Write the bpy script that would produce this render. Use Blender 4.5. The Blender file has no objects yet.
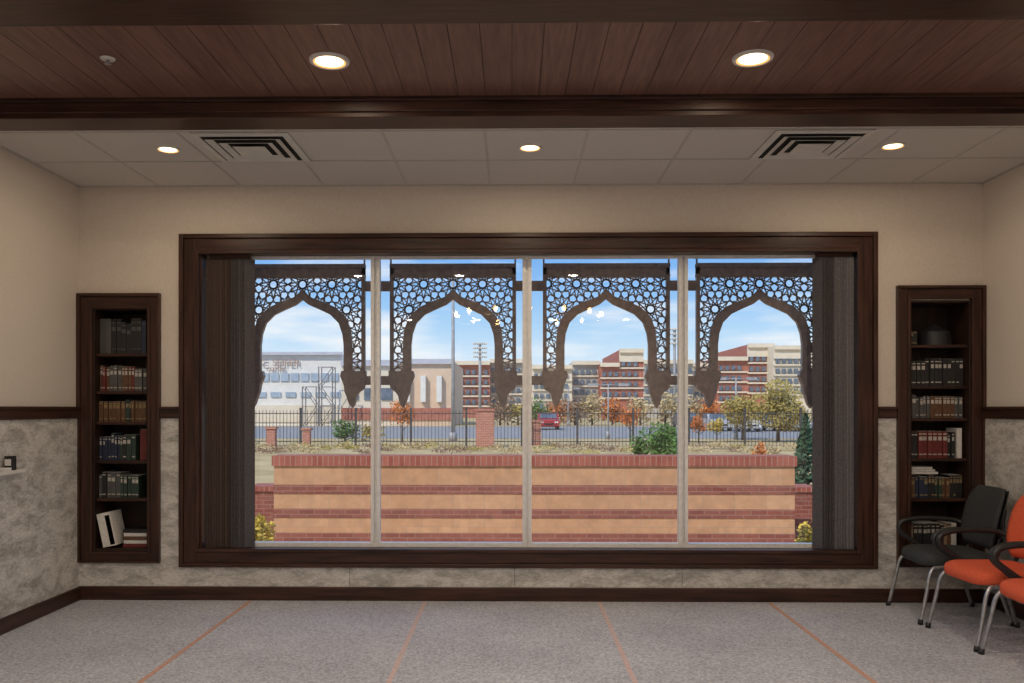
import bpy, bmesh, math, random
from mathutils import Vector, Matrix
random.seed(7)
scene = bpy.context.scene
scene.view_settings.view_transform = 'Standard'
scene.view_settings.look = 'None'
scene.view_settings.exposure = 0.0

# ------------------------------------------------------------------ materials
def new_mat(name):
    m = bpy.data.materials.new(name); m.use_nodes = True
    nt = m.node_tree
    return m, nt, nt.nodes['Principled BSDF']

def c4(c): return (c[0], c[1], c[2], 1)

def noisy(name, c1, c2, scale=5, rough=.6, bump=0.0, stretch=(1, 1, 1), detail=4, metal=0, dist=0, lo=.35, hi=.65, spec=.5):
    m, nt, b = new_mat(name)
    N, L = nt.nodes, nt.links
    tc = N.new('ShaderNodeTexCoord'); mp = N.new('ShaderNodeMapping')
    mp.inputs['Scale'].default_value = stretch
    L.new(tc.outputs['Object'], mp.inputs['Vector'])
    no = N.new('ShaderNodeTexNoise'); no.inputs['Scale'].default_value = scale
    no.inputs['Detail'].default_value = detail; no.inputs['Distortion'].default_value = dist
    L.new(mp.outputs[0], no.inputs['Vector'])
    cr = N.new('ShaderNodeValToRGB')
    cr.color_ramp.elements[0].position = lo; cr.color_ramp.elements[1].position = hi
    cr.color_ramp.elements[0].color = c4(c1); cr.color_ramp.elements[1].color = c4(c2)
    L.new(no.outputs['Fac'], cr.inputs[0]); L.new(cr.outputs[0], b.inputs['Base Color'])
    b.inputs['Roughness'].default_value = rough; b.inputs['Metallic'].default_value = metal
    b.inputs['Specular IOR Level'].default_value = spec
    if bump:
        bp = N.new('ShaderNodeBump'); bp.inputs['Strength'].default_value = bump
        bp.inputs['Distance'].default_value = .01
        L.new(no.outputs['Fac'], bp.inputs['Height']); L.new(bp.outputs[0], b.inputs['Normal'])
    return m

def emis(name, c, s):
    m, nt, b = new_mat(name)
    b.inputs['Base Color'].default_value = c4(c)
    b.inputs['Emission Color'].default_value = c4(c); b.inputs['Emission Strength'].default_value = s
    return m

def brick_mat(name, ca, cb, mortar, w=.2, h=.07, ms=.008, rough=.85):
    m, nt, b = new_mat(name); N, L = nt.nodes, nt.links
    tc = N.new('ShaderNodeTexCoord'); sp = N.new('ShaderNodeSeparateXYZ'); co = N.new('ShaderNodeCombineXYZ')
    L.new(tc.outputs['Object'], sp.inputs[0])
    ad = N.new('ShaderNodeMath'); ad.operation = 'ADD'
    L.new(sp.outputs[0], ad.inputs[0]); L.new(sp.outputs[1], ad.inputs[1])
    L.new(ad.outputs[0], co.inputs[0]); L.new(sp.outputs[2], co.inputs[1])
    br = N.new('ShaderNodeTexBrick'); br.inputs['Scale'].default_value = 1
    br.inputs['Brick Width'].default_value = w; br.inputs['Row Height'].default_value = h
    br.inputs['Mortar Size'].default_value = ms
    br.inputs['Color1'].default_value = c4(ca); br.inputs['Color2'].default_value = c4(cb)
    br.inputs['Mortar'].default_value = c4(mortar)
    L.new(co.outputs[0], br.inputs['Vector'])
    no = N.new('ShaderNodeTexNoise'); no.inputs['Scale'].default_value = 9; no.inputs['Detail'].default_value = 8
    L.new(tc.outputs['Object'], no.inputs['Vector'])
    mr = N.new('ShaderNodeMapRange'); mr.inputs['To Min'].default_value = .7; mr.inputs['To Max'].default_value = 1.25
    L.new(no.outputs['Fac'], mr.inputs['Value'])
    hs = N.new('ShaderNodeHueSaturation'); L.new(mr.outputs[0], hs.inputs['Value']); L.new(br.outputs['Color'], hs.inputs['Color'])
    L.new(hs.outputs[0], b.inputs['Base Color'])
    b.inputs['Roughness'].default_value = rough
    return m

def wood(name, c1, c2, axis='x', rough=.36):
    st = {'x': (1, 14, 14), 'y': (14, 1, 14), 'z': (14, 14, 1)}[axis]
    return noisy(name, c1, c2, scale=3, rough=rough, bump=.06, stretch=st, detail=6, lo=.3, hi=.7, spec=.35)

WD1, WD2 = (.020, .0085, .006), (.070, .030, .020)
wood_x = wood('dark_wood_x', WD1, WD2, 'x')
wood_z = wood('dark_wood_z', WD1, WD2, 'z')
wood_y = wood('dark_wood_y', WD1, WD2, 'y')
paint = noisy('wall_paint_beige', (.61, .545, .475), (.65, .585, .515), scale=60, rough=.8, bump=.03)
tile = noisy('ceiling_tile', (.56, .52, .48), (.66, .62, .57), scale=120, rough=.9, bump=.15)
tgrid = noisy('tgrid_white', (.46, .43, .39), (.52, .49, .44), scale=20, rough=.5)
white_metal = noisy('white_enamel', (.60, .58, .55), (.66, .64, .6), scale=10, rough=.4)
dark_void = noisy('duct_dark', (.02, .018, .015), (.03, .027, .022), scale=10, rough=.9)
alum = noisy('aluminium_frame', (.74, .74, .74), (.84, .84, .84), scale=30, rough=.4, metal=.1)
blind_a = noisy('blind_fabric_brown', (.055, .034, .026), (.08, .055, .044), scale=80, rough=.7)
blind_b = noisy('blind_fabric_grey', (.06, .055, .058), (.10, .09, .095), scale=80, rough=.7)
blind_c = noisy('blind_fabric_light_grey', (.13, .125, .13), (.20, .19, .20), scale=80, rough=.6)
screen_m = noisy('screen_bronze', (.17, .122, .105), (.25, .18, .16), scale=25, rough=.4)
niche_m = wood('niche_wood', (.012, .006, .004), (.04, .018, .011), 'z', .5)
black_p = noisy('black_plastic', (.012, .012, .013), (.02, .02, .022), scale=50, rough=.4)
chrome = noisy('silver_tube', (.35, .36, .38), (.5, .5, .52), scale=20, rough=.3, metal=.8)
orange = noisy('orange_fabric', (.60, .085, .035), (.76, .13, .05), scale=150, rough=.85, bump=.2)
blackfab = noisy('black_fabric', (.02, .022, .024), (.05, .054, .056), scale=150, rough=.85, bump=.2)
cove = emis('can_reflector', (1.0, .50, .16), 1.1)
lens = emis('downlight_lens', (1.0, .82, .52), 4.0)
bulbm = emis('chandelier_bulb', (1.0, .66, .28), 22.0)
brass = noisy('aged_brass', (.35, .24, .10), (.45, .32, .15), scale=20, rough=.35, metal=.9)

def marble_mat():
    m, nt, b = new_mat('marble_wainscot'); N, L = nt.nodes, nt.links
    tc = N.new('ShaderNodeTexCoord'); mp = N.new('ShaderNodeMapping'); mp.inputs['Rotation'].default_value = (.5, .6, .4); mp.inputs['Scale'].default_value = (1, 1, 2.2)
    L.new(tc.outputs['Object'], mp.inputs[0])
    n1 = N.new('ShaderNodeTexNoise'); n1.inputs['Scale'].default_value = 5; n1.inputs['Detail'].default_value = 14; n1.inputs['Roughness'].default_value = .72; n1.inputs['Distortion'].default_value = .5
    n2 = N.new('ShaderNodeTexNoise'); n2.inputs['Scale'].default_value = 38; n2.inputs['Detail'].default_value = 8; n2.inputs['Roughness'].default_value = .7
    for n in (n1, n2): L.new(mp.outputs[0], n.inputs['Vector'])
    c1 = N.new('ShaderNodeValToRGB'); e = c1.color_ramp.elements
    e[0].position = .34; e[0].color = (.34, .325, .30, 1); e[1].position = .66; e[1].color = (.78, .76, .72, 1)
    k = e.new(.46); k.color = (.52, .505, .47, 1); k = e.new(.52); k.color = (.66, .645, .61, 1)
    c2 = N.new('ShaderNodeValToRGB'); c2.color_ramp.elements[0].position = .35; c2.color_ramp.elements[1].position = .6
    c2.color_ramp.elements[0].color = (.70, .69, .67, 1); c2.color_ramp.elements[1].color = (1, 1, 1, 1)
    mx = N.new('ShaderNodeMix'); mx.data_type = 'RGBA'; mx.blend_type = 'MULTIPLY'; mx.inputs['Factor'].default_value = 1
    L.new(n1.outputs['Fac'], c1.inputs[0]); L.new(n2.outputs['Fac'], c2.inputs[0])
    L.new(c1.outputs[0], mx.inputs['A']); L.new(c2.outputs[0], mx.inputs['B']); L.new(mx.outputs['Result'], b.inputs['Base Color'])
    b.inputs['Roughness'].default_value = .3
    return m
marble = marble_mat()

def carpet_mat():
    m, nt, b = new_mat('carpet_grey'); N, L = nt.nodes, nt.links
    tc = N.new('ShaderNodeTexCoord')
    n1 = N.new('ShaderNodeTexNoise'); n1.inputs['Scale'].default_value = 70; n1.inputs['Detail'].default_value = 4
    n2 = N.new('ShaderNodeTexNoise'); n2.inputs['Scale'].default_value = 1.5; n2.inputs['Detail'].default_value = 5
    L.new(tc.outputs['Object'], n1.inputs['Vector']); L.new(tc.outputs['Object'], n2.inputs['Vector'])
    c1 = N.new('ShaderNodeValToRGB'); c1.color_ramp.elements[0].position = .3; c1.color_ramp.elements[1].position = .7
    c1.color_ramp.elements[0].color = (.31, .32, .36, 1); c1.color_ramp.elements[1].color = (.66, .67, .72, 1)
    c2 = N.new('ShaderNodeValToRGB'); c2.color_ramp.elements[0].position = .35; c2.color_ramp.elements[1].position = .65
    c2.color_ramp.elements[0].color = (.84, .84, .86, 1); c2.color_ramp.elements[1].color = (1, 1, 1, 1)
    mx = N.new('ShaderNodeMix'); mx.data_type = 'RGBA'; mx.blend_type = 'MULTIPLY'; mx.inputs['Factor'].default_value = 1
    L.new(n1.outputs['Fac'], c1.inputs[0]); L.new(n2.outputs['Fac'], c2.inputs[0])
    L.new(c1.outputs[0], mx.inputs['A']); L.new(c2.outputs[0], mx.inputs['B'])
    L.new(mx.outputs['Result'], b.inputs['Base Color'])
    bp = N.new('ShaderNodeBump'); bp.inputs['Strength'].default_value = .5; bp.inputs['Distance'].default_value = .01
    L.new(n1.outputs['Fac'], bp.inputs['Height']); L.new(bp.outputs[0], b.inputs['Normal'])
    b.inputs['Roughness'].default_value = .95
    return m
carpet = carpet_mat()
line_o = noisy('carpet_line_orange', (.48, .27, .19), (.62, .38, .28), scale=90, rough=.95)
line_p = noisy('carpet_line_pink', (.52, .38, .36), (.68, .52, .49), scale=90, rough=.95)

def plank_mat():
    m, nt, b = new_mat('ceiling_planks'); N, L = nt.nodes, nt.links
    tc = N.new('ShaderNodeTexCoord'); sp = N.new('ShaderNodeSeparateXYZ'); L.new(tc.outputs['Object'], sp.inputs[0])
    dv = N.new('ShaderNodeMath'); dv.operation = 'DIVIDE'; dv.inputs[1].default_value = .14
    fl = N.new('ShaderNodeMath'); fl.operation = 'FLOOR'
    L.new(sp.outputs[0], dv.inputs[0]); L.new(dv.outputs[0], fl.inputs[0])
    wn = N.new('ShaderNodeTexWhiteNoise'); wn.noise_dimensions = '1D'; L.new(fl.outputs[0], wn.inputs['W'])
    mp = N.new('ShaderNodeMapping'); mp.inputs['Scale'].default_value = (16, 1.2, 16)
    L.new(tc.outputs['Object'], mp.inputs['Vector'])
    no = N.new('ShaderNodeTexNoise'); no.inputs['Scale'].default_value = 3; no.inputs['Detail'].default_value = 6
    L.new(mp.outputs[0], no.inputs['Vector'])
    cr = N.new('ShaderNodeValToRGB'); cr.color_ramp.elements[0].position = .3; cr.color_ramp.elements[1].position = .7
    cr.color_ramp.elements[0].color = (.115, .052, .038, 1); cr.color_ramp.elements[1].color = (.20, .10, .075, 1)
    L.new(no.outputs['Fac'], cr.inputs[0])
    hs = N.new('ShaderNodeHueSaturation')
    mr = N.new('ShaderNodeMapRange'); mr.inputs['To Min'].default_value = .88; mr.inputs['To Max'].default_value = 1.1
    L.new(wn.outputs['Value'], mr.inputs['Value']); L.new(mr.outputs[0], hs.inputs['Value'])
    L.new(cr.outputs[0], hs.inputs['Color']); L.new(hs.outputs[0], b.inputs['Base Color'])
    b.inputs['Roughness'].default_value = .42
    return m
planks = plank_mat()

def glass_mat():
    m = bpy.data.materials.new('window_glass'); m.use_nodes = True
    nt = m.node_tree; N, L = nt.nodes, nt.links
    N.remove(N['Principled BSDF'])
    out = N['Material Output']
    t = N.new('ShaderNodeBsdfTransparent'); t.inputs[0].default_value = (.96, .97, .96, 1)
    g = N.new('ShaderNodeBsdfGlossy'); g.inputs['Roughness'].default_value = .01
    f = N.new('ShaderNodeFresnel'); f.inputs[0].default_value = 1.7
    mx = N.new('ShaderNodeMixShader')
    L.new(f.outputs[0], mx.inputs[0]); L.new(t.outputs[0], mx.inputs[1]); L.new(g.outputs[0], mx.inputs[2])
    L.new(mx.outputs[0], out.inputs['Surface'])
    return m
glass = glass_mat()

# ------------------------------------------------------------------ mesh builder
class MB:
    def __init__(s): s.v = []; s.f = []; s.m = []; s.mats = []; s.sm = []
    def mi(s, mat):
        if mat not in s.mats: s.mats.append(mat)
        return s.mats.index(mat)
    def add(s, vs, fs, mat, smooth=False):
        o = len(s.v); s.v += [tuple(v) for v in vs]; k = s.mi(mat)
        for f in fs: s.f.append([o + i for i in f]); s.m.append(k); s.sm.append(smooth)
    def box(s, x0, x1, y0, y1, z0, z1, mat):
        vs = [(x, y, z) for x in (x0, x1) for y in (y0, y1) for z in (z0, z1)]
        s.add(vs, [(0, 1, 3, 2), (4, 6, 7, 5), (0, 4, 5, 1), (2, 3, 7, 6), (0, 2, 6, 4), (1, 5, 7, 3)], mat)
    def obox(s, c, size, M, mat):
        vs = [Vector(c) + M @ Vector((a * size[0] / 2, b * size[1] / 2, d * size[2] / 2)) for a in (-1, 1) for b in (-1, 1) for d in (-1, 1)]
        s.add(vs, [(0, 1, 3, 2), (4, 6, 7, 5), (0, 4, 5, 1), (2, 3, 7, 6), (0, 2, 6, 4), (1, 5, 7, 3)], mat)
    def prism(s, poly, a, b, mat, axis='y'):
        n = len(poly)
        def P(p, t):
            return (p[0], t, p[1]) if axis == 'y' else ((t, p[0], p[1]) if axis == 'x' else (p[0], p[1], t))
        vs = [P(p, a) for p in poly] + [P(p, b) for p in poly]
        fs = [tuple(range(n)), tuple(range(2 * n - 1, n - 1, -1))] + [(i, i + n, (i + 1) % n + n, (i + 1) % n) for i in range(n)]
        s.add(vs, fs, mat)
    def strip(s, A, B, y0, y1, mat):
        for i in range(len(A) - 1):
            s.prism([A[i], A[i + 1], B[i + 1], B[i]], y0, y1, mat)
    def tube(s, pts, r, mat, seg=8, flat=1.0):
        pts = [Vector(p) for p in pts]; rings = []; n = len(pts)
        rr = r if isinstance(r, (list, tuple)) else [r] * n
        up = None
        for i, p in enumerate(pts):
            d = (pts[min(i + 1, n - 1)] - pts[max(i - 1, 0)]).normalized()
            if up is None:
                up = Vector((0, 1, 0)) if abs(d.y) < .8 else Vector((1, 0, 0))
            a = d.cross(up).normalized(); b = a.cross(d).normalized(); up = b
            rings.append([p + (a * math.cos(2 * math.pi * k / seg) * flat + b * math.sin(2 * math.pi * k / seg)) * rr[i] for k in range(seg)])
        vs = [v for R in rings for v in R]; fs = []
        for i in range(n - 1):
            for k in range(seg):
                fs.append((i * seg + k, i * seg + (k + 1) % seg, (i + 1) * seg + (k + 1) % seg, (i + 1) * seg + k))
        fs.append(tuple(range(seg - 1, -1, -1))); fs.append(tuple((n - 1) * seg + k for k in range(seg)))
        s.add(vs, fs, mat, True)
    def ring(s, c, r0, z0, r1, z1, mat, seg=32):
        vs = []
        for k in range(seg):
            a = 2 * math.pi * k / seg
            vs += [(c[0] + r0 * math.cos(a), c[1] + r0 * math.sin(a), z0), (c[0] + r1 * math.cos(a), c[1] + r1 * math.sin(a), z1)]
        fs = [(2 * k, 2 * k + 1, (2 * k + 3) % (2 * seg), (2 * k + 2) % (2 * seg)) for k in range(seg)]
        s.add(vs, fs, mat, True)
    def obj(s, name, bevel=0, parent=None):
        xs = [v[0] for v in s.v]; ys = [v[1] for v in s.v]; zs = [v[2] for v in s.v]
        o3 = Vector(((min(xs) + max(xs)) / 2, (min(ys) + max(ys)) / 2, min(zs)))
        me = bpy.data.meshes.new(name)
        me.from_pydata([Vector(v) - o3 for v in s.v], [], s.f)
        for mt in s.mats: me.materials.append(mt)
        for i, p in enumerate(me.polygons): p.material_index = s.m[i]; p.use_smooth = s.sm[i]
        bm = bmesh.new(); bm.from_mesh(me); bmesh.ops.recalc_face_normals(bm, faces=bm.faces); bm.to_mesh(me); bm.free()
        me.update()
        ob = bpy.data.objects.new(name, me); ob.location = o3
        scene.collection.objects.link(ob)
        if bevel:
            md = ob.modifiers.new('bevel', 'BEVEL'); md.width = bevel; md.segments = 2; md.limit_method = 'ANGLE'; md.angle_limit = math.radians(50)
        if parent: ob.parent = parent
        return ob

# ------------------------------------------------------------------ room dimensions (metres)
XL, XR = -3.20, 3.425
YB, YR = 6.28, -4.0
ZC = 3.045
RAIL0, RAIL1 = 1.335, 1.42

b = MB(); b.box(XL, XR, YR, YB, -.12, 0, carpet); b.obj('floor')
for i, (x, mt) in enumerate([(-1.91, line_o), (-.632, line_p), (.632, line_p), (1.86, line_o)]):
    b = MB(); b.box(x - .014, x + .014, YR, YB - .06, 0, .0025, mt); b.obj('trim_carpet_line_%d' % (i + 1))

OX0, OX1, OZ0, OZ1 = -2.30, 2.545, .357, 2.56
LX0, LX1, LZ0, LZ1 = -3.085, -2.675, .355, 2.15
RX0, RX1, RZ0, RZ1 = 2.885, 3.325, .34, 2.19
def in_open(x, z):
    return (OX0 < x < OX1 and OZ0 < z < OZ1) or (LX0 < x < LX1 and LZ0 < z < LZ1) or (RX0 < x < RX1 and RZ0 < z < RZ1)
def grid_wall(y0, y1, z0, z1, mat):
    b = MB()
    xs = [XL, LX0, LX1, OX0, OX1, RX0, RX1, XR]
    for i in range(len(xs) - 1):
        zs = sorted(set([z0, z1] + [z for z in (OZ0, OZ1, LZ0, LZ1, RZ0, RZ1) if z0 < z < z1]))
        run = None
        for j in range(len(zs) - 1):
            op = in_open((xs[i] + xs[i + 1]) / 2, (zs[j] + zs[j + 1]) / 2)
            if not op:
                if run is None: run = zs[j]
            if (op or j == len(zs) - 2) and run is not None:
                b.box(xs[i], xs[i + 1], y0, y1, run, zs[j] if op else zs[j + 1], mat); run = None
    return b
grid_wall(YB, YB + .22, 0, ZC + .3, paint).obj('wall_back')
b = grid_wall(YB - .012, YB, 0, RAIL0, marble)
for sx in (-1.19, .02, 1.24): b.box(sx - .0015, sx + .0015, YB - .0125, YB - .011, .1, .25, dark_void)
b.obj('trim_wainscot_back')
for nm, x0, x1, xi in (('left', XL - .2, XL, 1), ('right', XR, XR + .2, -1)):
    b = MB(); b.box(x0, x1, YR, YB + .22, 0, ZC + .3, paint); b.obj('wall_' + nm)
    xa, xb = (XL, XL + .012) if xi > 0 else (XR - .012, XR)
    b = MB()
    y = YB - .012
    while y > YR:
        b.box(xa, xb, max(YR, y - 1.218), y, 0, RAIL0, marble); y -= 1.22
    b.obj('trim_wainscot_' + nm)
    xa, xb = (XL, XL + .03) if xi > 0 else (XR - .03, XR)
    b = MB(); b.box(xa, xb, YR, YB - .03, RAIL0, RAIL1, wood_y)
    xa, xb = (XL, XL + .045) if xi > 0 else (XR - .045, XR)
    b.box(xa, xb, YR, YB - .045, RAIL1 - .02, RAIL1, wood_y); b.obj('trim_chair_rail_' + nm, .004)
    xa, xb = (XL + .012, XL + .035) if xi > 0 else (XR - .035, XR - .012)
    b = MB(); b.box(xa, xb, YR, YB - .035, 0, .10, wood_y); b.obj('baseboard_' + nm, .006)
b = MB(); b.box(XL, XR, YR - .2, YR, 0, ZC + .3, paint); b.obj('wall_rear')
b = MB(); b.box(XL, XR, YB - .035, YB - .012, 0, .10, wood_x); b.obj('baseboard_back', .006)
b = MB()
for xa, xb in ((-2.59, -2.445), (2.65, 2.79)):
    b.box(xa, xb, YB - .03, YB, RAIL0, RAIL1, wood_x); b.box(xa, xb, YB - .045, YB, RAIL1 - .02, RAIL1, wood_x)
b.obj('trim_chair_rail_back', .003)

# ------------------------------------------------------------------ ceiling
b = MB(); b.box(XL - .2, XR + .2, YR - .2, YB + .3, ZC + .3, ZC + .42, paint)
b.box(XL, XR, 4.70, YB, ZC, ZC + .3, tile)
b.obj('ceiling')
b = MB()
gx = [-.161 + .61 * k for k in range(-4, 6)]
for g in gx: b.box(g - .008, g + .008, 4.75, YB, ZC - .003, ZC, tgrid)
for gy in (5.65, 5.04): b.box(XL, XR, gy - .009, gy + .009, ZC - .004, ZC, tgrid)
b.box(XL, XR, YB - .02, YB, ZC - .006, ZC, tgrid)
b.box(XL, XL + .02, 4.75, YB, ZC - .006, ZC, tgrid); b.box(XR - .02, XR, 4.75, YB, ZC - .006, ZC, tgrid)
b.obj('trim_ceiling_grid')
b = MB(); x = math.floor(XL / .14) * .14
b.box(XL, XR, YR, 4.6, ZC + .03, ZC + .05, dark_void)
while x < XR:
    b.box(max(XL, x + .0015), min(XR, x + .1385), YR, 4.6, ZC + .009, ZC + .03, planks); x += .14
b.obj('ceiling_planks')
def beam(name, y0, y1, z0):
    b = MB(); b.box(XL, XR, y0, y1, z0, ZC + .03, wood_x)
    b.box(XL, XR, y0 - .018, y0, z0 + .025, ZC - .01, wood_x)
    b.box(XL, XR, y0 - .035, y0 - .018, ZC - .012, ZC + .012, wood_x)
    b.box(XL, XR, y1, y1 + .02, z0 + .02, ZC - .0, wood_x)
    b.obj(name, .004)
beam('ceiling_beam', 4.54, 4.74, 2.955)
beam('ceiling_beam', 3.16, 3.445, 2.955)
beam('ceiling_beam', 1.2, 1.45, 2.955)
beam('ceiling_beam', -1.0, -.75, 2.955)

def can(x, y, z, r, watt, col=(1, .80, .58)):
    b = MB()
    b.ring((x, y), r * 1.25, z, r * 1.19, z - .010, white_metal)
    b.ring((x, y), r * 1.19, z - .010, r, z - .010, white_metal)
    b.ring((x, y), r, z - .010, r * .86, z - .006, cove)
    b.ring((x, y), r * .86, z - .006, r * .4, z - .009, lens); b.ring((x, y), r * .4, z - .009, 0, z - .010, lens)
    o = b.obj('recessed_downlight')
    l = bpy.data.lights.new('downlight_lamp', 'AREA'); l.shape = 'DISK'; l.size = r * 1.6; l.energy = watt; l.color = col
    lo = bpy.data.objects.new('downlight_lamp', l); lo.location = Vector((x, y, z - .013)) - o.location
    scene.collection.objects.link(lo); lo.parent = o
for x in (-2.168, .113, 2.37): can(x, 5.37, ZC, .062, 7.5)
for x in (-.863, 1.13): can(x, 4.04, ZC + .009, .077, 8)
for y in (2.3, .7, -1.6, -3.0):  # out-of-view downlight rows, added as fill light for the room
    for x in (-1.9, -.65, .75, 2.1): can(x, y, ZC + .009, .072, 12, (1, .89, .78))
b = MB(); b.ring((-1.9, 4.0), .035, ZC + .008, .03, ZC + .002, white_metal); b.ring((-1.9, 4.0), .03, ZC + .002, .0, ZC - .0, white_metal)
b.tube([(-1.9, 4.0, ZC), (-1.9, 4.0, ZC - .018)], .008, chrome); b.ring((-1.9, 4.0), .016, ZC - .018, .0, ZC - .020, chrome)
b.obj('fire_sprinkler')

# ring chandelier that hangs further back in the room (its bulbs mirror in the glass)
b = MB(); cx, cy, cz, cr_ = .25, -.30, 2.80, 1.12
b.tube([(cx, cy, ZC + .009), (cx, cy, cz)], .015, brass); b.ring((cx, cy), .08, ZC + .009, .06, ZC - .02, brass); b.ring((cx, cy), .06, ZC - .02, 0, ZC - .022, brass)
b.tube([(cx + cr_ * math.cos(2 * math.pi * k / 48), cy + cr_ * math.sin(2 * math.pi * k / 48), cz - .06) for k in range(49)], .018, brass)
for k in range(14):
    a = 2 * math.pi * (k + .5) / 14; px, py = cx + cr_ * math.cos(a), cy + cr_ * math.sin(a)
    if k % 2 == 0: b.tube([(cx, cy, cz), (px, py, cz - .06)], .008, brass, 6)
    b.tube([(px, py, cz - .06), (px, py, cz - .02)], .014, brass)
    b.tube([(px, py, cz - .02), (px, py, cz), (px, py, cz + .03), (px, py, cz + .06), (px, py, cz + .075)], [.012, .028, .036, .024, .004], bulbm, 10)
b.obj('ring_chandelier')

def diffuser(x0, x1, y0, y1):
    b = MB(); b.box(x0 + .01, x1 - .01, y0 + .01, y1 - .01, ZC - .006, ZC - .001, dark_void)
    cx, cy = (x0 + x1) / 2, (y0 + y1) / 2; H = (x1 - x0) / 2 - .008
    for k, (ro, ri) in enumerate([(1, .86), (.78, .65), (.56, .43), (.34, .0)]):
        zo, zi = ZC - .012 - .002 * k, ZC - .024 - .002 * k
        if k == 0: zi, zo = ZC - .014, ZC - .008
        for a in range(4):
            c, s = [(1, 0), (0, 1), (-1, 0), (0, -1)][a]
            P = lambda u, v: (cx + u * c - v * s, cy + u * s + v * c)
            q = [P(H * ro, -H * ro), P(H * ro, H * ro), P(H * ri, H * ri), P(H * ri, -H * ri)]
            z = [zi, zi, zo, zo] if k else [zo, zo, zi, zi]
            vs = [(q[i][0], q[i][1], z[i]) for i in range(4)] + [(q[i][0], q[i][1], z[i] + .003) for i in range(4)]
            b.add(vs, [(0, 1, 2, 3), (7, 6, 5, 4), (0, 4, 5, 1), (1, 5, 6, 2), (2, 6, 7, 3), (3, 7, 4, 0)], white_metal)
    b.obj('air_vent')
diffuser(-1.92, -1.32, 5.052, 5.638); diffuser(1.545, 2.145, 5.052, 5.638)

# ------------------------------------------------------------------ window
def casing(x0, x1, z0, z1, w, wb=None, yb=YB, w2=None):
    wb = wb or w; w2 = w2 or w
    b = MB()
    for (a0, a1, t) in ((0, .22, .045), (.22, .8, .028), (.8, 1, .038)):
        b.box(x0 + w * a0, x0 + w * a1, yb - t, yb, z0 + wb * a0, z1 - w * a0, wood_z)
        b.box(x1 - w2 * a1, x1 - w2 * a0, yb - t, yb, z0 + wb * a0, z1 - w * a0, wood_z)
        b.box(x0 + w * a1, x1 - w2 * a1, yb - t, yb, z1 - w * a1, z1 - w * a0, wood_x)
        b.box(x0 + w * a1, x1 - w2 * a1, yb - t, yb, z0 + wb * a0, z0 + wb * a1, wood_x)
    return b
b = casing(-2.442, 2.648, .244, 2.686, .145, .135)
b.obj('trim_window_casing', .004)
b = MB()
b.box(OX0, OX0 + .015, YB, YB + .11, OZ0, OZ1, wood_z); b.box(OX1 - .015, OX1, YB, YB + .11, OZ0, OZ1, wood_z)
b.box(OX0 + .015, OX1 - .015, YB, YB + .11, OZ0, OZ0 + .015, wood_x); b.box(OX0 + .015, OX1 - .015, YB, YB + .11, OZ1 - .015, OZ1, wood_x)
b.obj('trim_window_reveal')
b = MB(); fy0, fy1 = YB + .115, YB + .175
b.box(OX0, OX1, fy0, fy1, OZ0, OZ0 + .045, alum); b.box(OX0, OX1, fy0, fy1, OZ1 - .03, OZ1, alum)
b.box(OX0, OX0 + .04, fy0, fy1, OZ0 + .045, OZ1 - .03, alum); b.box(OX1 - .04, OX1, fy0, fy1, OZ0 + .045, OZ1 - .03, alum)
mull = [-1.023, .1125, 1.275]
for x in mull:
    b.box(x - .034, x - .010, fy0, fy1, OZ0 + .045, OZ1 - .03, alum)
    b.box(x + .010, x + .034, fy0, fy1, OZ0 + .045, OZ1 - .03, alum)
    b.box(x - .010, x + .010, fy0 + .025, fy1, OZ0 + .045, OZ1 - .03, alum)
ed = [OX0 + .04] + mull + [OX1 - .04]
for i in range(4):
    xa = ed[i] + (.034 if i else 0); xb = ed[i + 1] - (.034 if i < 3 else 0)
    b.add([(xa, YB + .15, OZ0 + .045), (xb, YB + .15, OZ0 + .045), (xb, YB + .15, OZ1 - .03), (xa, YB + .15, OZ1 - .03)], [(0, 1, 2, 3)], glass)
b.obj('window_1')

def blinds(xa, xb, n, m1, m2, ang, split):
    b = MB(); b.box(xa, xb, YB + .03, YB + .075, OZ1 - .045, OZ1 - .016, wood_x)
    for i in range(n):
        x = xa + (xb - xa) * (i + .5) / n
        a = math.radians(ang + random.uniform(-7, 7))
        M = Matrix.Rotation(a, 3, 'Z')
        mt = m1 if i < n * split else m2
        yy = YB + .058 + random.uniform(-.004, .004)
        b.obox((x, yy, (OZ0 + OZ1) / 2 - .012), (.089, .0018, OZ1 - OZ0 - .065), M, mt)
    b.obj('vertical_blinds')
blinds(OX0 + .06, -1.94, 15, blind_a, blind_b, 52, .55)
blinds(2.235, OX1 - .06, 12, blind_b, blind_c, -58, .35)

# ------------------------------------------------------------------ arched lattice screens outside
def zz(py): return 1.41 + (408 - py) / 127.0
inner = [(.328, zz(374)), (.328, zz(345)), (.318, zz(334)), (.288, zz(323)), (.222, zz(314.5)), (.13, zz(309)), (.05, zz(304.5)), (0, zz(299.5))]
outer = [(.394, zz(374)), (.394, zz(345)), (.384, zz(330)), (.345, zz(317)), (.262, zz(307)), (.15, zz(301)), (.065, zz(297)), (0, zz(290))]
ZT = zz(277); ZB = zz(372)
def wout(z):
    if z <= outer[0][1]: return outer[0][0]
    for i in range(len(outer) - 1):
        if outer[i][1] <= z <= outer[i + 1][1]:
            t = (z - outer[i][1]) / (outer[i + 1][1] - outer[i][1]); return outer[i][0] * (1 - t) + outer[i + 1][0] * t
    return -1
def inside(u, z): return abs(u) < .475 and ZB < z < ZT + .005 and abs(u) > wout(z) - .02
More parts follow.
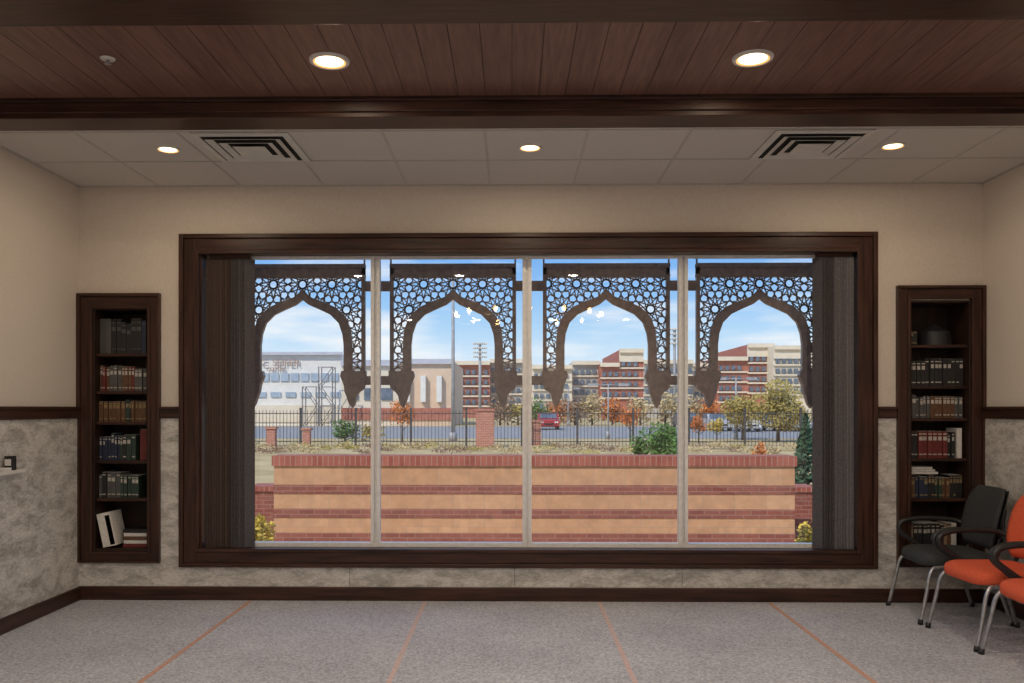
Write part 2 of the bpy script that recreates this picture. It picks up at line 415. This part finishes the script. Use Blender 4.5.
def pattern():
    # twelve-fold rosettes: {12/5} star strapwork, petal ring, strands that run on into the neighbours
    segs = []
    P = .232; R = P / 2
    raw = []
    for j in range(-1, 7):
        for i in range(-4, 5):
            cu = i * P + (P / 2 if j % 2 else 0); cz = ZT - .055 - j * P * .866
            q = lambda rad, k: (cu + rad * math.cos(math.pi * k / 12), cz + rad * math.sin(math.pi * k / 12))
            for k in range(12):
                a, c = q(R, 2 * k), q(R, 2 * k + 10)
                dx, dz = (c[0] - a[0]) * .07, (c[1] - a[1]) * .07
                raw.append(((a[0] - dx, a[1] - dz), (c[0] + dx, c[1] + dz)))
                # petals
                raw.append((q(R, 2 * k), q(R * .74, 2 * k + 1))); raw.append((q(R * .74, 2 * k + 1), q(R, 2 * k + 2)))
    for p, q in raw:
        n = 14; run = None
        for t in range(n):
            a = (t + .5) / n
            ok = inside(p[0] + (q[0] - p[0]) * a, p[1] + (q[1] - p[1]) * a)
            if ok and run is None: run = t / n
            if run is not None and (not ok or t == n - 1):
                e = t / n if not ok else 1.0
                segs.append(((p[0] + (q[0] - p[0]) * run, p[1] + (q[1] - p[1]) * run), (p[0] + (q[0] - p[0]) * e, p[1] + (q[1] - p[1]) * e))); run = None
    return segs
SEG = pattern()
SY = 6.75
def screen(cx):
    b = MB(); y0, y1 = SY - .02, SY + .02
    for sg in (-1, 1):
        b.strip([(cx + sg * u, z) for u, z in outer], [(cx + sg * u, z) for u, z in inner], y0, y1, screen_m)
        xa, xb = sorted((cx + sg * .468, cx + sg * .497))
        b.box(xa, xb, y0, y1, ZB, zz(265), screen_m)
        xa, xb = sorted((cx + sg * .484, cx + sg * .497))
        b.box(xa, xb, SY - .006, SY + .006, zz(265), 2.70, screen_m)
        b.box(xa, xb, 6.50, SY, 2.66, 2.68, screen_m)
        foot = [(.505, 371), (.312, 371), (.302, 376), (.318, 381), (.330, 385), (.338, 392), (.352, 396), (.372, 404), (.395, 408), (.418, 404), (.43, 396), (.452, 392), (.488, 389), (.498, 384), (.505, 378)]
        b.prism([(cx + sg * u, zz(p)) for u, p in foot], SY - .03, SY + .03, screen_m)
        xa, xb = sorted((cx + sg * .49, cx + sg * .61))
        b.box(xa, xb, SY - .012, SY + .012, zz(291), zz(281), screen_m)
        b.box(xa, xb, SY - .012, SY + .012, zz(385), zz(376), screen_m)
    b.box(cx - .497, cx + .497, y0, y1, ZT, zz(265), screen_m)
    b.box(cx - .497, cx + .497, y0 - .012, y1 + .012, zz(268), zz(264), screen_m)
    b.box(cx - .497, cx + .497, y0 - .012, y1 + .012, ZT - .004, ZT + .016, screen_m)
    w = .0080
    for p, q in SEG:
        d = Vector((q[0] - p[0], q[1] - p[1])); l = d.length
        if l < .004: continue
        n = Vector((-d.y, d.x)) / l * w / 2
        b.prism([(cx + p[0] + n.x, p[1] + n.y), (cx + q[0] + n.x, q[1] + n.y), (cx + q[0] - n.x, q[1] - n.y), (cx + p[0] - n.x, p[1] - n.y)], SY - .006, SY + .006, screen_m)
    b.obj('arched_lattice_screen')
for cx in (-1.655, -.465, .74, 1.94): screen(cx)

# ------------------------------------------------------------------ bookcases
def bookcase(x0, x1, z0, z1, ix0, ix1, iz0, iz1, shelves):
    b = casing(x0, x1, z0, z1, ix0 - x0, iz0 - z0, w2=x1 - ix1)
    D = YB + .30
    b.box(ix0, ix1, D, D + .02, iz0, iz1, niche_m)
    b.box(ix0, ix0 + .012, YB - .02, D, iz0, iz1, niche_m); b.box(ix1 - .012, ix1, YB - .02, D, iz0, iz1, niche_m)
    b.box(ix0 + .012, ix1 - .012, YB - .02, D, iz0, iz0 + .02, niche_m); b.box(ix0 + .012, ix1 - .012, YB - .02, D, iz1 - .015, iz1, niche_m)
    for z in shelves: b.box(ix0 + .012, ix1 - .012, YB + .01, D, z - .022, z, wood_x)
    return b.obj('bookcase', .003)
def zpy(py): return 1.41 + (408 - py) / 136.4
shL = [zpy(v) for v in (353, 391, 422, 461, 499)]
shR = [zpy(v) for v in (345, 386, 418, 458, 498)]
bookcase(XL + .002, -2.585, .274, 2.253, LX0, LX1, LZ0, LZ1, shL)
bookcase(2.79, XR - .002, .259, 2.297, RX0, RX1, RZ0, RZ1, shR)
bk = [noisy('book_' + n, c, tuple(v * 1.3 for v in c), scale=40, rough=.5) for n, c in
      (('black', (.014, .014, .016)), ('green', (.02, .04, .03)), ('maroon', (.12, .018, .016)), ('navy', (.016, .024, .05)), ('brown', (.10, .05, .025)), ('grey', (.07, .07, .07)), ('tan', (.26, .18, .10)))]
gold = noisy('book_gilt', (.20, .15, .07), (.30, .22, .11), scale=60, rough=.5)
label = noisy('book_label', (.40, .38, .34), (.52, .5, .45), scale=60, rough=.6)
page = noisy('paper_white', (.6, .58, .54), (.72, .7, .66), scale=60, rough=.8)
def row(b, xa, xb, z, h, cols, fy=YB + .04, wmin=.020, wmax=.036, lab=gold):
    x = xa; c = random.choice(cols); hh = h; w = random.uniform(wmin, wmax)
    while x + w < xb + .004:
        if random.random() < .4: c = random.choice(cols); hh = h * random.uniform(.84, 1.0); w = random.uniform(wmin, wmax)
        y0 = fy + random.uniform(0, .02)
        b.box(x, x + w - .002, y0, y0 + .16, z, z + hh, c)
        b.box(x + .003, x + w - .005, y0 + .004, y0 + .155, z + hh, z + hh + .001, page)
        for t, dh in ((.12, .008), (.66, .028), (.88, .008)):
            if random.random() < .85: b.box(x + .004, x + w - .006, y0 - .0012, y0, z + hh * t, z + hh * t + dh, lab)
        x += w
L0, L1 = LX0 + .016, LX1 - .014
b = MB()
row(b, L0, L1, shL[0], .26, [bk[0], bk[5], bk[3], bk[0]], lab=bk[5], wmin=.03, wmax=.045)
row(b, L0, L1, shL[1], .19, [bk[4], bk[0], bk[5], bk[2]], lab=label)
row(b, L0, L1, shL[2], .165, [bk[1], bk[0], bk[1], bk[4]])
row(b, L0, L1 - .08, shL[3], .20, [bk[1], bk[3], bk[0]], lab=label); row(b, L1 - .08, L1, shL[3], .23, [bk[2]], lab=bk[2])
row(b, L0, L1 - .06, shL[4], .19, [bk[1], bk[0], bk[5]], lab=label)
zb = LZ0 + .021
M = Matrix.Rotation(math.radians(-12), 3, 'Y')
b.obox((L0 + .075, YB + .09, zb + .135), (.10, .18, .25), M, page)
b.obox((L0 + .10, YB + .085, zb + .135), (.035, .17, .22), M, bk[5])
for k in range(5): b.box(L1 - .20 + .006 * (k % 2), L1 - .008 * (k % 3), YB + .04, YB + .21, zb + k * .027, zb + k * .027 + .024, [bk[2], page, bk[4], page, bk[0]][k])
b.obj('shelf_books')
R0, R1 = RX0 + .016, RX1 - .016
b = MB()
row(b, R0 + .01, R0 + .09, shR[0], .10, [bk[0]])
b.ring(((R0 + R1) / 2 + .04, YB + .15), .115, shR[0] + .0, .11, shR[0] + .10, bk[0]); b.ring(((R0 + R1) / 2 + .04, YB + .15), .11, shR[0] + .10, .0, shR[0] + .17, bk[0])
row(b, R0, R1, shR[1], .21, [bk[0], bk[4], bk[0]], lab=label, wmin=.03)
row(b, R0, R1, shR[2], .175, [bk[0], bk[5], bk[4]], lab=label)
row(b, R0, R1 - .06, shR[3], .20, [bk[1], bk[0], bk[2]], lab=label); b.box(R1 - .055, R1 - .02, YB + .04, YB + .2, shR[3], shR[3] + .22, page)
row(b, R0, R1, shR[4], .17, [bk[0], bk[3], bk[1], bk[4]])
for k in range(3): b.box(R0 + .03, R0 + .22 - .02 * k, YB + .05, YB + .2, shR[4] + .1755 + k * .018, shR[4] + .1755 + k * .018 + .016, page)
row(b, R0 + .01, R1 - .05, RZ0 + .021, .22, [bk[4], page, bk[0], bk[6]], lab=label)
b.obj('shelf_books')

# ------------------------------------------------------------------ small wall ledge on left
b = MB()
b.prism([(XL + .012, .96), (XL + .10, 1.0), (XL + .10, 1.02), (XL + .012, 1.02)], 5.16, 5.42, white_metal, axis='y')
b.box(XL + .03, XL + .08, 5.30, 5.35, 1.02, 1.11, black_p); b.box(XL + .035, XL + .075, 5.295, 5.30, 1.05, 1.09, page)
b.box(XL + .02, XL + .09, 5.2, 5.28, 1.02, 1.04, page)
b.obj('wall_mounted_ledge', .003)

# ------------------------------------------------------------------ chairs
def smooth_path(pts, n=6):
    P = [Vector(p) for p in pts]; out = []
    for i in range(len(P) - 1):
        p0 = P[max(i - 1, 0)]; p1 = P[i]; p2 = P[i + 1]; p3 = P[min(i + 2, len(P) - 1)]
        for k in range(n):
            t = k / n
            out.append(.5 * ((2 * p1) + (-p0 + p2) * t + (2 * p0 - 5 * p1 + 4 * p2 - p3) * t * t + (-p0 + 3 * p1 - 3 * p2 + p3) * t ** 3))
    out.append(P[-1]); return out
def chair(cx, cy, fab, yaw=0):
    Rm = Matrix.Rotation(yaw, 3, 'Z')
    def W(f, s, h): return Vector((cx, cy, 0)) + Rm @ Vector((-f, s, 0)) + Vector((0, 0, h * .945))
    b = MB()
    def outline(k, inset):
        o = []
        for i in range(36):
            a = 2 * math.pi * i / 36; c, s = math.cos(a), math.sin(a)
            f = math.copysign(abs(c) ** .42, c) * (.235 - inset); w = math.copysign(abs(s) ** .42, s) * (.245 - inset - .02 * (c < 0) * abs(c))
            dip = -.018 * max(0, (f - .12) / .12) ** 2
            o.append(W(f, w, k + dip))
        return o
    layers = [(.395, .03), (.398, .012), (.41, .002), (.445, 0), (.462, .006), (.473, .022), (.478, .05), (.480, .12)]
    vs = []; fs = []
    for h, ins in layers: vs += outline(h, ins)
    for i in range(len(layers) - 1):
        for k in range(36): fs.append((i * 36 + k, i * 36 + (k + 1) % 36, (i + 1) * 36 + (k + 1) % 36, (i + 1) * 36 + k))
    fs.append(tuple(range(35, -1, -1))); fs.append(tuple((len(layers) - 1) * 36 + k for k in range(36)))
    b.add(vs, fs, fab, True)
    def back_pad(h0, h1, th, off, mat, sw=.235):
        nu, nv = 16, 14; F = []; Bk = []
        for j in range(nv + 1):
            v = j / nv; h = h0 + (h1 - h0) * v
            e = abs(2 * v - 1) ** 4.5
            wd = sw * (1 - .20 * e) * (.93 + .07 * math.sin(math.pi * v))
            for i in range(nu + 1):
                u = -1 + 2 * i / nu; s = u * wd
                f = -.225 - .20 * (h - .5) + .75 * s * s + off - .05 * (v - .45) ** 2
                edge = (1 - abs(u) ** 6) * (1 - abs(2 * v - 1) ** 8)
                t = th * (.25 + .75 * edge)
                F.append(W(f + t / 2, s, h)); Bk.append(W(f - t / 2, s, h))
        n1 = nu + 1; fs = []
        T = len(F)
        for j in range(nv):
            for i in range(nu):
                a = j * n1 + i; fs.append((a, a + 1, a + 1 + n1, a + n1)); fs.append((T + a, T + a + n1, T + a + 1 + n1, T + a + 1))
        for i in range(nu):
            fs.append((i, T + i, T + i + 1, i + 1)); a = nv * n1 + i; fs.append((a, a + 1, T + a + 1, T + a))
        for j in range(nv):
            a = j * n1; fs.append((a, a + n1, T + a + n1, T + a)); a = j * n1 + nu; fs.append((a, T + a, T + a + n1, a + n1))
        b.add(F + Bk, fs, mat, True)
    back_pad(.50, .925, .045, 0, fab)
    back_pad(.515, .91, .02, -.03, black_p, .22)
    for sg in (-1, 1):
        s = sg * .255
        b.tube(smooth_path([W(.275, s * 1.06, .012), W(.235, s * 1.02, .2), W(.20, s * .98, .36), W(.13, s * .95, .39), W(-.12, s * .95, .39), W(-.19, s * .98, .35), W(-.24, s * 1.02, .2), W(-.30, s * 1.06, .012)]), .0125, chrome)
        for f in (.275, -.30): b.tube([W(f, s * 1.06, .035), W(f * 1.01, s * 1.065, .0)], .017, black_p)
        b.tube(smooth_path([W(-.10, s * .80, .385), W(-.20, s * .78, .42), W(-.265, s * .74, .52), W(-.30, s * .6, .68), W(-.325, s * .5, .78)]), .013, black_p)
        b.tube(smooth_path([W(-.25, s * .86, .60), W(-.20, s * 1.06, .645), W(-.05, s * 1.12, .66), (W(.10, s * 1.12, .655)), W(.185, s * 1.12, .625), W(.19, s * 1.12, .565), W(.12, s * 1.09, .50), W(.03, s * 1.0, .43), W(-.02, s * .9, .40)]), .018, black_p)
    b.tube([W(.14, -.245, .39), W(.14, .245, .39)], .011, chrome); b.tube([W(-.14, -.245, .39), W(-.14, .245, .39)], .011, chrome)
    b.obj('armchair')
chair(2.95, 5.88, blackfab, math.radians(-3))
chair(2.955, 5.28, orange, math.radians(2))
chair(2.955, 4.67, orange, math.radians(-2))

# ------------------------------------------------------------------ exterior
GZ = -.45
grass = noisy('dry_grass', (.44, .32, .14), (.64, .49, .25), scale=.6, rough=.95, detail=8)
asphalt = noisy('asphalt', (.26, .26, .26), (.34, .34, .34), scale=2, rough=.9)
b = MB(); b.box(-150, 200, 6.6, 320, GZ - .3, GZ, grass); b.obj('ground')
b = MB(); b.box(-80, 120, 52, 86, GZ, GZ + .02, asphalt); b.obj('parking_lot')
tanb = brick_mat('tan_block', (.56, .30, .16), (.63, .355, .20), (.47, .30, .20), w=.40, h=.5, ms=.004)
redb = brick_mat('red_brick', (.24, .065, .048), (.32, .10, .072), (.34, .18, .13), w=.20, h=.06, ms=.006)
redcap = brick_mat('red_soldier', (.32, .075, .05), (.42, .125, .085), (.42, .24, .18), w=.07, h=.3, ms=.006)
def zw(py, s): return 1.41 + (408 - py) / s
b = MB(); WY = 11.0; s = 77.9
xs = (-3.07, 3.61)
b.box(xs[0], xs[1], WY, WY + .35, GZ, zw(458, s), tanb)
b.box(xs[0] - .02, xs[1] + .02, WY - .03, WY + .38, zw(466, s), zw(456, s), redcap)
for y0, y1 in ((494, 485), (518, 509), (542, 533), (566, 557)):
    b.box(xs[0] - .005, xs[1] + .005, WY - .01, WY + .355, zw(y0, s), zw(y1, s), redb)
b.obj('garden_wall')
for x in (-3.5, 4.05):
    b = MB(); b.box(x - .25, x + .25, 12.2, 12.7, GZ, .22, redb); b.box(x - .28, x + .28, 12.17, 12.73, .22, .29, redcap); b.obj('brick_pier')

iron = noisy('fence_iron', (.05, .045, .045), (.07, .065, .065), scale=20, rough=.6)
b = MB(); x = -24
while x < 26:
    b.box(x - .010, x + .010, 42, 42.03, GZ, 1.30, iron); x += .17
for z in (-.25, 1.12): b.box(-24, 26, 41.99, 42.04, z, z + .04, iron)
x = -24
while x < 26: b.box(x - .05, x + .05, 41.96, 42.06, GZ, 1.42, iron); x += 2.72
b.obj('iron_fence')
brickpost = brick_mat('post_brick', (.42, .13, .08), (.50, .18, .12), (.5, .36, .3), w=.22, h=.08, ms=.01)
def post(x, y, w, zt):
    b = MB(); b.box(x - w / 2, x + w / 2, y - w / 2, y + w / 2, GZ, zt - .1, brickpost)
    b.box(x - w / 2 - .06, x + w / 2 + .06, y - w / 2 - .06, y + w / 2 + .06, zt - .1, zt, brickpost); b.obj('brick_post')
post(-1.27, 40.5, .85, 1.38); post(1.2, 43, .5, .8); post(-11.6, 41.2, .4, .5); post(-9.9, 41.2, .35, .45)

cream = noisy('stucco_cream', (.72, .63, .50), (.78, .69, .56), scale=1, rough=.8)
white_b = noisy('stucco_white', (.76, .73, .68), (.82, .79, .74), scale=1, rough=.8)
peach = noisy('stucco_peach', (.66, .48, .34), (.72, .54, .40), scale=1, rough=.8)
bred = noisy('facade_brick', (.38, .13, .09), (.46, .18, .13), scale=2, rough=.8)
bgrey = noisy('facade_grey', (.45, .41, .37), (.52, .48, .44), scale=2, rough=.8)
winm = noisy('dark_windows', (.10, .13, .17), (.16, .20, .26), scale=1, rough=.25)
winl = noisy('light_windows', (.33, .41, .50), (.43, .51, .6), scale=1, rough=.25)
lil = noisy('metal_band', (.50, .50, .56), (.56, .56, .62), scale=2, rough=.5)
signm = noisy('sign_letters', (.36, .25, .22), (.42, .30, .27), scale=2, rough=.5)
def blk(b, px0, px1, pt, Y, dep, mat):
    s = 857.0 / Y; b.box((px0 - 512) / s, (px1 - 512) / s, Y, Y + dep, GZ, zw(pt, s), mat)
def face(b, px0, px1, p0, p1, Y, mat, pr=.15):
    s = 857.0 / Y; b.box((px0 - 512) / s, (px1 - 512) / s, Y - pr, Y, zw(p1, s), zw(p0, s), mat)
b = MB(); Y = 90
blk(b, 150, 341, 354, Y, 25, white_b); face(b, 150, 342, 352, 355, Y, lil, .5)
blk(b, 341, 400, 362, Y, 20, cream); blk(b, 400, 452, 360, Y, 20, peach)
face(b, 341, 400, 360, 366, Y, lil, .4); face(b, 400, 453, 359, 364, Y, lil, .4)
for k in range(18): face(b, 160 + k * 10, 168 + k * 10, 373, 381, Y, winl)
for k in range(12): face(b, 165 + k * 15, 175 + k * 15, 392, 397, Y, winl)
for k in range(3): face(b, 347 + k * 17, 358 + k * 17, 388, 400, Y, winm)
for k in range(3): face(b, 405 + k * 16, 410 + k * 16, 376, 402, Y, white_b, .6)
face(b, 341, 452, 408, 420, Y, bred)
face(b, 150, 341, 405, 422, Y, cream)
ob = b.obj('athletic_center_building')
for body, py, px, sz in (('C. SEIFER', 367, 260, 1.05), ('CENTER', 372, 266, .55)):
    cu = bpy.data.curves.new('building_sign_text', 'FONT'); cu.body = body; cu.size = sz; cu.extrude = .03
    t = bpy.data.objects.new('sign_text_' + body[-6:].lower(), cu); scene.collection.objects.link(t)
    cu.materials.append(signm)
    wp = Vector(((px - 512) / 9.52, Y - .25, zw(py - 1, 9.52))); t.parent = ob
    t.location = wp - ob.location; t.rotation_euler = (math.pi / 2, 0, 0)
b = MB(); Y = 160
segs = [(452, 490, 362, bred), (490, 532, 360, bgrey), (532, 572, 366, cream), (572, 600, 362, bgrey), (600, 619, 364, bred), (619, 643, 350, bred), (643, 692, 361, bgrey), (692, 716, 364, cream), (716, 746, 358, bred), (746, 772, 345, bred), (772, 812, 347, cream), (812, 880, 352, bred)]
for i, (a, c, t, mt) in enumerate(segs):
    Yk = Y + (i % 2) * 4 - (4 if t < 352 else 0)
    blk(b, a, c, t, Yk, 30, mt)
    face(b, a, c, t - 1, t + 3, Yk, cream, .8)
    if t < 356: face(b, a, c, t + 3, t + 12, Yk, cream, .3)
    for fl in range(4):
        y0 = t + 8 + fl * 10 + (4 if t < 352 else 0)
        face(b, a, c, y0 + 5.5, y0 + 7, Yk, cream, .4)
        x = a + 2
        while x + 4 < c:
            face(b, x, x + 3.6, y0, y0 + 4.5, Yk, winm, .5); x += 6
b.obj('stadium_building')

steel = noisy('galvanised_steel', (.30, .30, .32), (.40, .40, .42), scale=5, rough=.5)
dsteel = noisy('scaffold_steel', (.16, .15, .15), (.22, .21, .21), scale=5, rough=.5)
def tower(x, y, zt, w, name):
    b = MB(); n = int((zt - GZ) / (w * 1.1)); hh = (zt - GZ) / n
    for sx in (-1, 1):
        for sy in (-1, 1): b.box(x + sx * w / 2 - .05, x + sx * w / 2 + .05, y + sy * w / 2 - .05, y + sy * w / 2 + .05, GZ, zt, dsteel)
    for i in range(n):
        z = GZ + i * hh
        for sy in (-1, 1):
            b.box(x - w / 2, x + w / 2, y + sy * w / 2 - .03, y + sy * w / 2 + .03, z + hh - .05, z + hh, dsteel)
            b.tube([(x - w / 2 * (-1) ** i, y + sy * w / 2, z), (x + w / 2 * (-1) ** i, y + sy * w / 2, z + hh)], .035, dsteel, 5)
    b.obj(name)
tower(-18.9, 87.3, 5.6, 1.4, 'scaffold_tower'); tower(-20.6, 87.5, 3.6, 1.4, 'scaffold_tower')
def floodlight(px, Y, pt, pb):
    s = 857.0 / Y; x = (px - 512) / s; b = MB()
    b.tube([(x, Y, GZ), (x, Y, zw(pt, s))], .25, steel, 6)
    for r in range(4):
        z = zw(pt + (pb - pt) * r / 3.0, s); b.box(x - 7 / s, x + 7 / s, Y - .2, Y - .1, z - .12, z + .12, steel)
        for k in range(6): b.box(x + (-6.5 + 2.4 * k) / s, x + (-5.3 + 2.4 * k) / s, Y - .6, Y - .2, z - .1, z + .3, white_b)
    b.obj('stadium_floodlight')
floodlight(480, 150, 344, 357); floodlight(674, 152, 330, 344)
def lamp_post(px, Y, pt, r):
    s = 857.0 / Y; x = (px - 512) / s; zt = zw(pt, s); b = MB()
    b.tube([(x, Y, GZ), (x, Y, GZ + .5)], r * 2, steel, 10); b.tube([(x, Y, GZ), (x, Y, zt)], [r, r * .6], steel, 10)
    b.tube([(x - .9, Y, zt - .05), (x + .9, Y, zt - .05)], r * .4, steel, 6)
    for sg in (-1, 1): b.box(x + sg * .9 - .3, x + sg * .9 + .3, Y - .15, Y + .15, zt - .12, zt + .03, steel)
    b.obj('street_lamp')
lamp_post(453, 48, 270, .12); lamp_post(735, 51, 378, .07); lamp_post(608, 51, 384, .06); lamp_post(568, 88, 388, .07)

leafm = {}
for n, c in (('olive', (.46, .36, .10)), ('green', (.12, .22, .05)), ('dark', (.05, .10, .05)), ('orange', (.66, .22, .05)), ('yellow', (.66, .48, .08)), ('brown', (.34, .22, .13)), ('straw', (.58, .44, .22))):
    leafm[n] = noisy('foliage_' + n, tuple(v * .6 for v in c), tuple(v * 1.3 for v in c), scale=3, rough=.8)
bark = noisy('bark', (.08, .06, .045), (.14, .11, .08), scale=20, rough=.9)
def tree(name, x, y, h, r, mat, n=900, leaf=.12, base=.35, cone=False, trunk=True, g=GZ, sp=.55):
    b = MB(); zc = g + h * (1 + base) / 2; rz = h * (1 - base) / 2
    if trunk:
        b.tube([(x, y, g), (x, y, g + h * .8)], [r * .05 + .02, .01], bark, 6)
        for k in range(9):
            a = k * 2.4; z0 = g + h * (base * .8 + .05 * k)
            b.tube([(x, y, z0), (x + math.cos(a) * r * .7, y + math.sin(a) * r * .7, z0 + h * .18)], [r * .02 + .01, .005], bark, 5)
    cl = [(x + random.uniform(-sp, sp) * r, y + random.uniform(-sp, sp) * r, zc + random.uniform(-.6, .6) * rz, random.uniform(.35, .6)) for _ in range(14)]
    for i in range(n):
        if cone:
            t = random.random() ** 1.5; a = random.uniform(0, 6.283); rr = r * (1 - t) * random.uniform(.6, 1.05)
            p = Vector((x + rr * math.cos(a), y + rr * math.sin(a), g + h * (base + (1 - base) * t)))
        else:
            c = random.choice(cl); d = Vector((random.gauss(0, 1), random.gauss(0, 1), random.gauss(0, 1))).normalized() * random.uniform(.7, 1.05)
            p = Vector((c[0] + d.x * r * c[3], c[1] + d.y * r * c[3], c[2] + d.z * rz * c[3]))
            if p.z < g + .02: p.z = g + .02 + random.random() * .1
        u = Vector((random.gauss(0, 1), random.gauss(0, 1), random.gauss(0, 1))).normalized(); w = u.orthogonal().normalized()
        l = leaf * random.uniform(.6, 1.3)
        b.add([p - u * l, p + w * l * .6, p + u * l, p - w * l * .6], [(0, 1, 2, 3)], mat)
    b.obj(name)
def at(px, Y): return (px - 512) * Y / 857.0
tree('shade_tree', at(777, 47), 47, 3.5, 1.75, leafm['olive'], 4600, .085, base=.2)
tree('shade_tree', at(742, 50), 50, 2.9, 1.3, leafm['olive'], 2400, .085, base=.2)
tree('shade_tree', at(830, 48), 48, 3.2, 1.2, leafm['olive'], 2000, .09, base=.2)
tree('autumn_tree', at(402, 46), 46, 2.3, .7, leafm['orange'], 600, .07)
tree('autumn_tree', at(630, 48), 48, 1.95, .6, leafm['orange'], 700, .07)
tree('autumn_tree', at(698, 46), 46, 1.5, .55, leafm['orange'], 700, .06)
tree('autumn_tree', at(716, 47), 47, 1.3, .5, leafm['yellow'], 600, .06)
tree('evergreen_shrub', at(662, 22), 22, 1.5, .45, leafm['green'], 1600, .055, base=.05)
tree('evergreen_shrub', at(640, 23.5), 23.5, 1.25, .36, leafm['green'], 1000, .05, base=.05)
tree('evergreen_tree', at(804, 15), 15, 1.75, .42, leafm['dark'], 1500, .06, base=.05, cone=True)
tree('orange_shrub', at(757, 26), 26, .85, .24, leafm['orange'], 500, .04, base=.1)
tree('yellow_shrub', at(254, 9.4), 9.4, .72, .24, leafm['yellow'], 1300, .03, base=.05)
tree('yellow_shrub', at(812, 9.6), 9.6, .68, .22, leafm['yellow'], 1100, .03, base=.05)
for px in (345, 372, 500, 518, 536, 556, 575, 592, 612, 640, 665, 686, 706):
    far = px > 480; Y = 92 if far else 48
    tree('hedge_shrub', at(px, Y), Y, random.uniform(2.4, 3.6) if far else 1.2, random.uniform(1.5, 2.2) if far else .8, leafm[random.choice(['brown', 'green', 'olive', 'straw', 'orange'])], 520, .18 if far else .09, base=.05)
for k in range(60):
    px = 250 + k * 9.6 + random.uniform(-6, 6); Y = random.uniform(34, 39.2)
    tree('grass_tuft', at(px, Y), Y, random.uniform(.2, .42), random.uniform(.4, .9), leafm[random.choice(['brown', 'straw', 'straw', 'olive'])], 120, .05, base=.0, trunk=False)

carw = [noisy('car_paint_' + n, c, c, scale=3, rough=.25) for n, c in (('white', (.75, .75, .75)), ('silver', (.45, .46, .48)), ('red', (.45, .03, .03)), ('dark', (.08, .09, .11)))]
def car(px, Y, mt):
    x = at(px, Y); g = GZ + .02; b = MB()
    prof = [(0, .35), (0, .72), (.15, .82), (1.15, .95), (1.75, 1.38), (2.9, 1.42), (3.6, 1.02), (4.25, .98), (4.35, .4), (4.2, .3), (.15, .25)]
    b.prism([(Y + p, g + z) for p, z in prof], x - .86, x + .86, mt, axis='x')
    b.add([(x - .74, Y + 1.14, g + .985), (x + .74, Y + 1.14, g + .985), (x + .68, Y + 1.68, g + 1.36), (x - .68, Y + 1.68, g + 1.36)], [(0, 1, 2, 3)], winm)
    for sg in (-1, 1):
        xx = sorted((x + sg * .86, x + sg * .872))
        b.prism([(Y + 1.5, g + 1.0), (Y + 1.85, g + 1.34), (Y + 2.85, g + 1.36), (Y + 3.3, g + 1.05)], xx[0], xx[1], winm, axis='x')
        b.box(x + sg * .62 - .16, x + sg * .62 + .16, Y - .01, Y + .02, g + .58, g + .70, white_b)
        for wy in (.85, 3.45): b.tube([(x + sg * .68, Y + wy, g + .32), (x + sg * .88, Y + wy, g + .32)], .32, black_p, 14)
    b.box(x - .4, x + .4, Y - .01, Y + .02, g + .42, g + .56, black_p)
    b.obj('car', .04)
for px, Y, k in [(722, 68, 1), (750, 66, 0), (776, 68, 3), (802, 67, 1), (690, 76, 3), (549, 72, 2)]: car(px, Y, carw[k])

# ------------------------------------------------------------------ world & sun
w = bpy.data.worlds.new('sky'); scene.world = w; w.use_nodes = True
N, L = w.node_tree.nodes, w.node_tree.links
bg = N['Background']; tc = N.new('ShaderNodeTexCoord'); sp = N.new('ShaderNodeSeparateXYZ')
L.new(tc.outputs['Generated'], sp.inputs[0])
cr = N.new('ShaderNodeValToRGB'); e = cr.color_ramp.elements
e[0].position = 0; e[0].color = (.74, .85, .94, 1); e[1].position = 1; e[1].color = (.08, .22, .62, 1)
for p, c in ((.05, (.66, .81, .95)), (.09, (.45, .69, .95)), (.13, (.30, .56, .93)), (.18, (.19, .44, .88))):
    k = e.new(p); k.color = c4(c)
L.new(sp.outputs[2], cr.inputs[0])
mp = N.new('ShaderNodeMapping'); mp.inputs['Scale'].default_value = (2.5, 2.5, 14); L.new(tc.outputs['Generated'], mp.inputs[0])
no = N.new('ShaderNodeTexNoise'); no.inputs['Scale'].default_value = 2.2; no.inputs['Detail'].default_value = 6; L.new(mp.outputs[0], no.inputs['Vector'])
c2 = N.new('ShaderNodeValToRGB'); c2.color_ramp.elements[0].position = .47; c2.color_ramp.elements[1].position = .70
c2.color_ramp.elements[0].color = (0, 0, 0, 1); c2.color_ramp.elements[1].color = (.85, .85, .85, 1)
L.new(no.outputs['Fac'], c2.inputs[0])
mx = N.new('ShaderNodeMix'); mx.data_type = 'RGBA'; L.new(c2.outputs[0], mx.inputs['Factor']); L.new(cr.outputs[0], mx.inputs['A'])
mx.inputs['B'].default_value = (.95, .96, .98, 1); L.new(mx.outputs['Result'], bg.inputs['Color']); bg.inputs['Strength'].default_value = 1.1
sl = bpy.data.lights.new('sun', 'SUN'); sl.energy = 2.9; sl.color = (1, .93, .82); sl.angle = .01
so = bpy.data.objects.new('sun', sl); scene.collection.objects.link(so)
so.rotation_euler = Vector((.45, .62, -.72)).to_track_quat('-Z', 'Y').to_euler(); so.location = (-10, -10, 20)

# ------------------------------------------------------------------ camera
cd = bpy.data.cameras.new('camera'); cam = bpy.data.objects.new('camera', cd); scene.collection.objects.link(cam)
cd.sensor_width = 36; cd.lens = 857 / 1024 * 36; th = math.radians(.9)
cam.location = (0, 0, 1.41); cam.rotation_euler = (math.pi / 2, 0, th)
cd.shift_y = 66.5 / 1024; cd.shift_x = 857 * math.tan(th) / 1024
cd.clip_end = 600
scene.camera = cam
